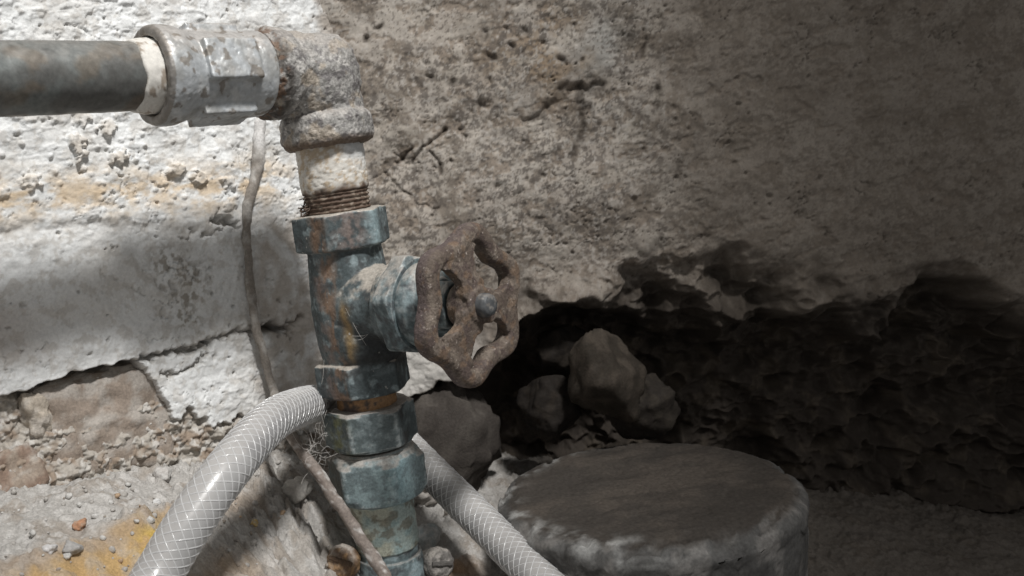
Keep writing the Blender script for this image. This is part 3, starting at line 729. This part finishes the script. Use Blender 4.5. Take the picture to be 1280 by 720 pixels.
c = mixc(c, (.30, .33, .33), ss(.05, .16, cvx) * ss(-.3, .2, fb3(Vp / 3, 3, 75)) * .7)
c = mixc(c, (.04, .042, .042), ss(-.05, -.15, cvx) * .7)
c = dusty(c, Vp, n, 71, .92, .35, .85, (.40, .365, .32))
c = mixc(c, (.45, .43, .40), (fb3(Vp / 1.1, 1, 73) > .72) * .8)
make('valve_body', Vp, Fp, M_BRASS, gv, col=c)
def brass_part(name, V, F, s, parent, dust=.9, base=(.095, .122, .13), hi=(.21, .265, .28)):
    V, n = corrode(V, F, .12, 5, 4, s)
    c = np.empty_like(V); c[:] = base
    c = mixc(c, hi, ss(-.1, .4, fb3(V / 6, 4, s + 1)) * .8)
    c = mixc(c, (.06, .065, .07), ss(.1, .4, fb3(V / 5, 4, s + 2)) * .8)
    cv = convex(V, F, 5); c = mixc(c, (.33, .36, .36), ss(.02, .08, cv) * ss(-.3, .2, fb3(V / 3, 3, s + 6)) * .6)
    c = dusty(c, V, n, s + 3, dust * .9, .45, .95)
    c = mixc(c, (.45, .43, .40), (fb3(V / 1.1, 1, s + 4) > .72) * .7)
    return make(name, V, F, M_BRASS, parent, col=c)
Vp, Fp = lathe(B0, BD, (0, 0, 1), [(29.7, 12)] + hexp(29.7, 38.5, 20.2, 18.0, math.radians(14), 1.1) + [(38.5, 12)], 180, .45)
brass_part('bonnet_nut', Vp, Fp, 81, gv)
Vp, Fp = lathe(B0, BD, (0, 0, 1), [(38.3, 12), (38.3, 16.2), (40, 16.6), (42.5, 16.2), (45.5, 13.5), (47, 10.5), (49.5, 9.6), (49.5, 5)], 96, .5)
brass_part('bonnet', Vp, Fp, 87, gv, base=(.12, .158, .168), hi=(.25, .31, .325))
Vp, Fp = lathe(B0, BD, (0, 0, 1), [(49.3, 5)] + hexp(49.3, 55, 9.8, 8.6, .3, .7) + [(55, 4)], 120, .45)
brass_part('packing_nut', Vp, Fp, 93, gv)
Vp, Fp = lathe(B0, BD, (0, 0, 1), [(54.8, 3), (54.8, 4), (65, 4), (65, 2)], 40, .6)
brass_part('stem', Vp, Fp, 97, gv, .4)
# handwheel
e1 = np.array([math.sin(PH), math.cos(PH), 0.0]); e2 = np.array([0, 0, 1.0])
TB = math.radians(77); HC = B0 + BD * 60.5
th = np.linspace(0, 2 * np.pi, 181)[:-1]
def rc(t): return 23.6 * (1 + .092 * np.cos(6 * (t - TB)) + .012 * np.cos(2 * (t - .6))) + .5
def wp(r, t, dz): return HC + (r * np.cos(t))[..., None] * e1 + (r * np.sin(t))[..., None] * e2 + np.asarray(dz)[..., None] * BD
# rim as a closed torus of oval section
sec = np.arange(20) * 2 * np.pi / 20
T, Sx = np.meshgrid(th, sec, indexing='ij')
cs, sn = np.cos(Sx), np.sin(Sx)
RR = rc(T) + 3.7 * np.sign(cs) * np.abs(cs) ** .65
V1 = wp(RR.ravel(), T.ravel(), (4.0 * np.sign(sn) * np.abs(sn) ** .65).ravel())
i = np.arange(180)[:, None]; j = np.arange(20)[None]
F1 = np.stack([i * 20 + j, ((i + 1) % 180) * 20 + j, ((i + 1) % 180) * 20 + (j + 1) % 20, i * 20 + (j + 1) % 20], -1).reshape(-1, 4)
parts = [(V1, F1), lathe(B0, BD, (0, 0, 1), [(55.5, 4), (55.5, 7.5), (57, 8.6), (62.5, 9.0), (63.6, 8.4), (63.8, 7.2), (65.6, 6.9), (66.3, 6.2), (66.3, 3)], 72, .8)]
for k in range(3):
    tc = TB + math.radians(30 + 120 * k)
    rr = np.linspace(5, 22, 18); aa = np.linspace(-1, 1, 15)
    Rr, Aa = np.meshgrid(rr, aa, indexing='ij')
    hw = np.radians(22 + 25 * ss(11.8, 8.8, rr) + 6 * ss(18.5, 22, rr))[:, None]
    tcs = tc + Aa * hw
    dish = 1.2 * ss(21, 8, Rr) + 1.2
    top = wp(Rr.ravel(), tcs.ravel(), (dish + 2.3).ravel()); bot = wp(Rr.ravel(), tcs.ravel(), (dish - 2.0).ravel())
    g = gridF(18, 15); n0 = 18 * 15
    Fs = [g, g[:, ::-1] + n0]
    ring = [(a, 0) for a in range(18)] + [(17, b) for b in range(1, 15)] + [(a, 14) for a in range(16, -1, -1)] + [(0, b) for b in range(13, 0, -1)]
    idx = np.array([a * 15 + b for a, b in ring]); nx = np.roll(idx, -1)
    Fs.append(np.stack([idx, idx + n0, nx + n0, nx], 1))
    parts.append((np.vstack([top, bot]), np.vstack(Fs)))
Vp, Fp = remesh(parts, .42); Vp = relax(Vp, Fp, 4)
Vp, n = corrode(Vp, Fp, .15, 3.0, 5, 103, .18, 1.0)
c = np.empty_like(Vp); c[:] = (.115, .09, .073)
c = mixc(c, (.18, .147, .12), ss(-.05, .4, fb3(Vp / 6, 4, 105)) * .9)
c = mixc(c, (.085, .062, .055), ss(.05, .4, fb3(Vp / 5, 5, 107, .65)) * .85)
rad_ = np.hypot((Vp - HC) @ e1, (Vp - HC) @ e2)
edge = ss(24.5, 27, rad_ - (rc(np.arctan2((Vp - HC) @ e2, (Vp - HC) @ e1)) - 23.6)) * ss(.5, -.2, n @ BD)
c = mixc(c, (.11, .085, .085), edge * .8)
cv = convex(Vp, Fp, 5); c = mixc(c, (.10, .09, .088), ss(.05, .16, cv) * ss(-.2, .3, fb3(Vp / 5, 3, 112)) * .8)
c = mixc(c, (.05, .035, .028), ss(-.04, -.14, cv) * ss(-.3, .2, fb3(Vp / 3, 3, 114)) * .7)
c = mixc(c, (.42, .37, .33), (fb3(Vp / 1.0, 2, 109) > .72) * .8)
c = mixc(c, (.19, .125, .08), ss(.2, .5, fb3(Vp / 5, 4, 111)) * .5)
wheel = make('handwheel', Vp, Fp, M_RUST, gv, col=c)
wheel['label'] = 'brown rusty cast handwheel with three openings'
Vp, Fp = lathe(B0, BD, (0, 0, 1), [(66, 2.5), (66, 4.4), (68.8, 4.3), (70, 3.7), (70.6, 2.2), (70.7, .4)], 40, .35)
Vp, n = corrode(Vp, Fp, .15, 2, 3, 113)
c = np.empty_like(Vp); c[:] = (.10, .105, .11); c = mixc(c, (.2, .19, .18), ss(.0, .4, fb3(Vp / 2, 3, 115)))
hn = make('wheel_screw', Vp, Fp, M_STEEL, None, col=c, origin=gv['mm'])
hn.parent = gv['ob']; hn.location = (0, 0, 0)

# ---- compression fitting below the valve
ft = root('union_fitting', A0 + DN * LY(620), 'pair of blue-green hexagonal nuts joining the valve to the lower pipe', 'pipe fitting')
Vp, Fp = lathe(A0, DN, (1, 0, 0), [(z3 - 1.5, 9), (z3 - 1.5, 12.6), (z3 + 1, 12.2), (z3 + 3, 12.4), (LY(512), 12.6), (LY(512), 9)], 96, .5)
Vp, n = corrode(Vp, Fp, .15, 4, 3, 121)
c = np.empty_like(Vp); c[:] = (.34, .20, .10); c = mixc(c, (.09, .07, .06), ss(-.1, .35, fb3(Vp / 5, 4, 123)))
make('thread_ring', Vp, Fp, M_BRASS, ft, col=c)
n0_, n1_ = LY(504), LY(552)
Vp, Fp = lathe(A0, DN, (1, 0, 0), [(n0_, 11.5, 17, afront(-27))] + hexp(n0_, n1_, 19.4, 17.0, afront(-27), 1.1) + [(n1_, 11)], 180, .45)
Vp, n = corrode(Vp, Fp, .13, 5, 4, 125, .1)
ang = np.degrees(np.arctan2((Vp - A0)[:, 0], -(Vp - A0)[:, 1]))
c = np.empty_like(Vp); c[:] = (.095, .118, .123); c = mixc(c, (.19, .228, .235), ss(-.05, .4, fb3(Vp / 5, 4, 127)) * .8)
cv = convex(Vp, Fp, 5); c = mixc(c, (.36, .39, .39), ss(.02, .08, cv) * ss(-.3, .2, fb3(Vp / 3, 3, 126)) * .7)
c = mixc(c, (.19, .20, .10), np.exp(-((ang + 52) / 18) ** 2) * ss(-.3, .2, fb3(Vp / 5, 4, 129)) * .8)
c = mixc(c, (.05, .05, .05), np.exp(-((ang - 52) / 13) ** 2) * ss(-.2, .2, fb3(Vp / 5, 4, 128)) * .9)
c = dusty(c, Vp, n, 131, .85, .3, .8, (.37, .34, .31))
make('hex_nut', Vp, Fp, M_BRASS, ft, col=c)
m0, m1 = LY(556), LY(619)
ap = 18.3
Vp, Fp = lathe(A0, DN, (1, 0, 0), [(m0, 11), (m0, 15), (m0 + 1.0, 15.6), (m0 + 1.3, 16.6, ap, afront(16)), (m0 + 3.2, 18.2, ap, afront(16)), (m0 + 5, 20.6, ap, afront(16)), (m1 - 4, 20.6, ap, afront(16)), (m1 - 1.5, 18.6, ap, afront(16)), (m1, 15.8), (m1, 12)], 180, .45)
Vp, n = corrode(Vp, Fp, .14, 5, 4, 135, .1)
ang = np.degrees(np.arctan2((Vp - A0)[:, 0], -(Vp - A0)[:, 1]))
c = np.empty_like(Vp); c[:] = (.155, .20, .21); c = mixc(c, (.25, .325, .34), ss(-.05, .4, fb3(Vp / 7, 4, 137)) * .8 )
cv = convex(Vp, Fp, 5); c = mixc(c, (.42, .48, .49), ss(.02, .08, cv) * ss(-.3, .2, fb3(Vp / 3, 3, 136)) * .7)
c = mixc(c, (.28, .42, .455), np.exp(-((ang - 25) / 20) ** 2) * .5)
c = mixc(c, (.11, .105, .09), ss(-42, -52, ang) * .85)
c = mixc(c, (.12, .15, .16), ss(.15, .4, fb3(Vp / 4, 4, 139)) * .6)
c = dusty(c, Vp, n, 141, .9, .3, .8, (.40, .375, .345))
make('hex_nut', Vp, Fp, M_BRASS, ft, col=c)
# lower pipe
lpb = A0 + DN * LY(735)
lp = root('riser_pipe', lpb, 'pale green-stained pipe stub rising from the rubble under the nuts', 'pipe')
k0, k1, k2, k3 = LY(617), LY(679), LY(690), LY(760)
Vp, Fp = lathe(A0, DN, (1, 0, 0), [(k0 - 1, 10), (k0 - 1, 14.2), (k0 + 1.4, 14.4), (k0 + 2, 13.6), (k1, 13.4), (k1, 9)], 120, .5)
Vp, n = corrode(Vp, Fp, .3, 5, 4, 145, .12)
c = np.empty_like(Vp); c[:] = (.36, .43, .41)
c = mixc(c, (.45, .46, .38), ss(-.1, .4, fb3(Vp / 9, 4, 147)) * .9)
c = mixc(c, (.26, .37, .38), ss(.1, .4, fb3(Vp / 6, 4, 149)) * .6)
c = mixc(c, (.17, .15, .11), ss(.15, .4, fb3(Vp / 5, 5, 151)) * .7)
make('pipe_tube', Vp, Fp, M_BRASS, lp, col=c)
Vp, Fp = lathe(A0, DN, (1, 0, 0), [(k1 - .5, 9), (k1 - .5, 12.8), (k2, 12.8), (k2, 13.8), (k2 + 5, 14.2), (k3, 13.0), (k3, 8)], 120, .5)
brass_part('collar', Vp, Fp, 153, lp, .6, (.13, .17, .18), (.33, .42, .45))
# clamp screws on either side of the foot
def clamp_screw(px, py, d, r, ax, s, label, c1, c2):
    ctr = P(px, py, d); rt = root('clamp_screw', ctr + np.array([0, 0, -r]), label, 'screw', 'rusty clamp screws at the foot of the valve')
    Vp, Fp = lathe(ctr, ax, (0, 0, 1), [(-10, 2), (-10, r * .8), (-3, r * .85), (-2, r), (1.5, r), (3, r * .8), (3.3, r * .4), (3.3, .3)], 48, .4)
    Vp, n = corrode(Vp, Fp, .6, 3, 4, s, .2)
    c = np.empty_like(Vp); c[:] = c1; c = mixc(c, c2, ss(-.1, .4, fb3(Vp / 3, 4, s + 1))); c = dusty(c, Vp, n, s + 2, .8, .3, .9)
    make('screw_head', Vp, Fp, M_RUST, rt, col=c)
    x, y, zc = frame(ax, (0.3, 0, 1))
    b = box(ctr, ax, x, 2.6, 4.2, r * .75, -.9, .9); Vp, Fp = remesh([b], .35); Vp, n = corrode(Vp, Fp, .25, 2, 3, s + 5)
    c = np.empty_like(Vp); c[:] = np.array(c1) * .6; make('screw_slot', Vp, Fp, M_RUST, rt, col=c)
clamp_screw(429, 702, 384, 7.0, (-.25, -.85, .5), 161, 'brown rusty clamp screw left of the valve foot, beside the cable', (.17, .11, .07), (.30, .19, .10))
clamp_screw(548, 704, 390, 6.6, (.45, -.85, .25), 167, 'grey dusty clamp screw head right of the valve foot', (.17, .16, .15), (.30, .28, .26))
loose('mortar_chunk', 535, 678, 20, 27, (.60, .60, .59), (.42, .47, .48), 'white crumbling mortar lump between the valve foot and the grey screw head', 'mortar chunk', flat=.9)

# ------------------------------------------------------------------ braided hose
hp = [P(*q) for q in [(150, 800, 268), (192, 728, 284), (236, 655, 293), (286, 585, 306), (336, 529, 334), (374, 509, 368), (408, 503, 404), (442, 510, 428), (478, 528, 434), (524, 574, 420), (580, 630, 398), (636, 686, 374), (690, 740, 352), (740, 800, 335)]]
hc = path_smooth(hp, 420)
for _ in range(30): hc[1:-1] = .25 * hc[:-2] + .5 * hc[1:-1] + .25 * hc[2:]
hs = np.concatenate([[0], np.cumsum(np.linalg.norm(np.diff(hc, axis=0), axis=1))])
hose = root('braided_hose', hc[0], 'clear grey hose with white diamond braid arching behind the valve', 'hose')
HR = 7.7
Vp, Fp = tube(hc, HR, 48)
c = np.empty_like(Vp); c[:] = (.30, .297, .30); c = mixc(c, (.37, .367, .365), ss(-.2, .3, fb3(Vp / 20, 3, 171)))
hn_ = (Vp[:48 * 420].reshape(48, 420, 3) - hc[None]).reshape(-1, 3) / HR
nz = np.concatenate([hn_[:, 2], [0, 0]])
c = mixc(c, (.47, .45, .43), ss(.2, .9, nz + .4 * fb3(Vp / 12, 3, 173)) * .5)
make('hose_tube', Vp, Fp, M_HOSE, hose, col=c)
t_, a_, b_ = frames(hc)
Vs, Fs, k = [], [], 0
NST = 10; LEAD = 34.0
for sgn in (1, -1):
    for q in range(NST):
        m = int(hs[-1] / LEAD * 26); sp = np.linspace(0.5, hs[-1] - .5, m)
        ph = sgn * 2 * np.pi * sp / LEAD + 2 * np.pi * q / NST
        cc = np.stack([np.interp(sp, hs, hc[:, i]) for i in range(3)], 1)
        aa = np.stack([np.interp(sp, hs, a_[:, i]) for i in range(3)], 1); bb = np.stack([np.interp(sp, hs, b_[:, i]) for i in range(3)], 1)
        rr = HR - .06 + .06 * np.sin(ph * NST / 2 * 1.0 + q * np.pi)
        line = cc + (aa * np.cos(ph)[:, None] + bb * np.sin(ph)[:, None]) * rr[:, None]
        V_, F_ = tube(line, .26, 6, False); Vs.append(V_); Fs.append(F_ + k); k += len(V_)
Vp = np.vstack(Vs); c = np.empty_like(Vp); c[:] = (.55, .55, .55)
br = make('braid', Vp, np.vstack(Fs), M_BRAID, hose, col=c); tag(br, kind='stuff')

# ------------------------------------------------------------------ old cable
def on_wall(x, y, off): return wall_hit(x, y) + WN * off
kp = [on_wall(322, 120, 3), on_wall(320, 165, 3), on_wall(316, 205, 3.5), on_wall(306, 250, 4), on_wall(301, 295, 5), on_wall(305, 360, 6), on_wall(315, 425, 7), on_wall(328, 480, 9), P(346, 522, 392), P(366, 550, 380), P(392, 585, 373), P(420, 622, 370), P(452, 672, 366), P(482, 724, 360), P(520, 790, 352)]
kc = path_smooth(kp, 260)
kc = kc + np.stack([.9 * fb2(np.linspace(0, 17, 260), np.zeros(260) + .5, 3, q) for q in (301, 305, 309)], 1)
for _ in range(6): kc[1:-1] = .25 * kc[:-2] + .5 * kc[1:-1] + .25 * kc[2:]
sl = np.linspace(0, 1, 260)
Vp, Fp = tube(kc, 1.95 + .35 * fb2(sl * 23, sl * 0, 3, 77) + .55 * ss(.5, .75, sl) + .9 * ss(.22, .1, sl), 24)
Vp, n = corrode(Vp, Fp, .45, 5, 4, 181, .15)
py_ = np.array([Q(v)[1] for v in Vp])
c = np.empty_like(Vp); c[:] = (.24, .215, .19); c = mixc(c, (.36, .34, .315), ss(-.1, .35, fb3(Vp / 6, 4, 183)))
c = mixc(c, (.62, .61, .60), ss(215, 175, py_ + 25 * gn3(Vp / 8, 185)) * .9)
c = mixc(c, (.20, .165, .145), ss(530, 560, py_) * .8)
c = mixc(c, (.5, .48, .46), ss(530, 560, py_) * ss(.2, .45, fb3(Vp / 4, 3, 187)) * .8)
cb = make('old_cable', Vp, Fp, M_CABLE, col=c); tag(cb, 'thin grimy cable running down the white wall, under the hose, past the valve foot', 'cable')

# ------------------------------------------------------------------ cobweb threads beside the nuts
Vs, Fs, k = [], [], 0
rg = np.random.RandomState(5)
for q in range(60):
    a = P(rg.uniform(382, 408), rg.uniform(520, 575), rg.uniform(368, 384)); b = a + rg.normal(size=3) * np.array([5, 4, 6]); m = (a + b) / 2 + rg.normal(size=3) * 2
    V_, F_ = tube(path_smooth([a, m, b], 8), .055, 4, False); Vs.append(V_); Fs.append(F_ + k); k += len(V_)
for (p0, p1) in [((440, 420, 352), (470, 412, 356)), ((442, 425, 354), (462, 416, 355)), ((462, 396, 346), (478, 384, 345)), ((500, 385, 340), (512, 400, 338)), ((405, 450, 357), (402, 480, 357)), ((432, 385, 354), (458, 432, 356))]:
    a, b = P(*p0), P(*p1); V_, F_ = tube(path_smooth([a, (a + b) / 2 + np.array([0, -.5, -1.0]), b], 8), .045, 4, False); Vs.append(V_); Fs.append(F_ + k); k += len(V_)
Vp = np.vstack(Vs); c = np.empty_like(Vp); c[:] = (.6, .58, .55)
tag(make('cobweb', Vp, np.vstack(Fs), M_FIBRE, col=c), 'tangle of pale cobweb threads left of the lower nuts', 'cobweb', kind='stuff')
# frayed hemp at the nipple's thread
Vs, Fs, k = [], [], 0
for q in range(26):
    a = A0 + DN * (zb - rg.uniform(0, 6)); an = math.radians(-72 + rg.normal() * 14); dr = np.array([math.sin(an), -math.cos(an), 0])
    a = a + dr * 12.6; b = a + dr * rg.uniform(1, 4) + np.array([0, 0, -rg.uniform(-1, 3)])
    V_, F_ = tube(path_smooth([a, (a + b) / 2 + rg.normal(size=3) * .6, b], 6), .28, 4, False); Vs.append(V_); Fs.append(F_ + k); k += len(V_)
Vp = np.vstack(Vs) - np.array(npo.location) / S * 0; c = np.empty_like(Vp); c[:] = (.09, .065, .05)
hf = make('hemp_fibre', Vp, np.vstack(Fs), M_FIBRE, as_parent(npo), col=c); hf['kind'] = 'stuff'

# ------------------------------------------------------------------ dusty round block at the lower right
tc_ = P(805, 606, 392)
tb_ = tc_.copy(); tb_[2] = gz(tc_[0], tc_[1]) - 2
H = tc_[2] - tb_[2]
tr = 64.5
V1, F1 = lathe(tb_, (0, 0, 1), (1, 0, 0), [(0, 10), (0, tr * .9), (H * .4, tr * .93), (H - 12, tr * .965), (H - 8, tr * .975), (H - 5, tr - 2.0), (H - 2.6, tr - 4), (H - 1, tr - 7), (H - .2, tr - 11), (H, tr - 16), (H, 1)], 240, 1.0)
rr = np.hypot(V1[:, 0] - tb_[0], V1[:, 1] - tb_[1]); chip = ss(.15, .4, fb3(V1 / 11, 4, 190)) * np.exp(-((rr - tr + 4) / 5) ** 2) * (V1[:, 2] > tb_[2] + H - 14)
V1[:, 2] -= 2.6 * chip
V1, n = corrode(V1, F1, .55, 12, 6, 191, .5, 3)
c = np.empty_like(V1); c[:] = (.10, .098, .095)
c = mixc(c, (.20, .19, .18), ss(.0, .4, fb3(V1 / np.array([9, 9, 14.]), 5, 193)) * .8)
c = mixc(c, (.07, .068, .066), ss(.1, .4, fb3(V1 / 12, 4, 195)) * .8)
rr = np.hypot(V1[:, 0] - tb_[0], V1[:, 1] - tb_[1])
top = ss(.6, .9, n[:, 2]) * ss(tr - 3, tr - 8, rr)
tcx = mixc(np.tile((.055, .048, .042), (len(V1), 1)), (.078, .066, .056), ss(-.3, .5, fb3(V1 / 25, 5, 197)))
tcx = mixc(tcx, (.045, .039, .034), ss(.1, .5, fb3(V1 * np.array([.03, .12, .1]), 5, 199)) * .6)
c = c * (1 - top[:, None]) + tcx * top[:, None]
c = mixc(c, (.40, .40, .39), np.exp(-((rr - tr + 6) / 5) ** 2) * (V1[:, 2] > tb_[2] + H - 9) * ss(-.1, .5, fb3(V1 / 9, 5, 201)) * ss(20, -30, V1[:, 0] - tb_[0]) * .7)
tag(make('round_block', V1, F1, M_TUB, col=c), 'dark grey round cement block with worn dusty edge in the shadow at the lower right', 'block')
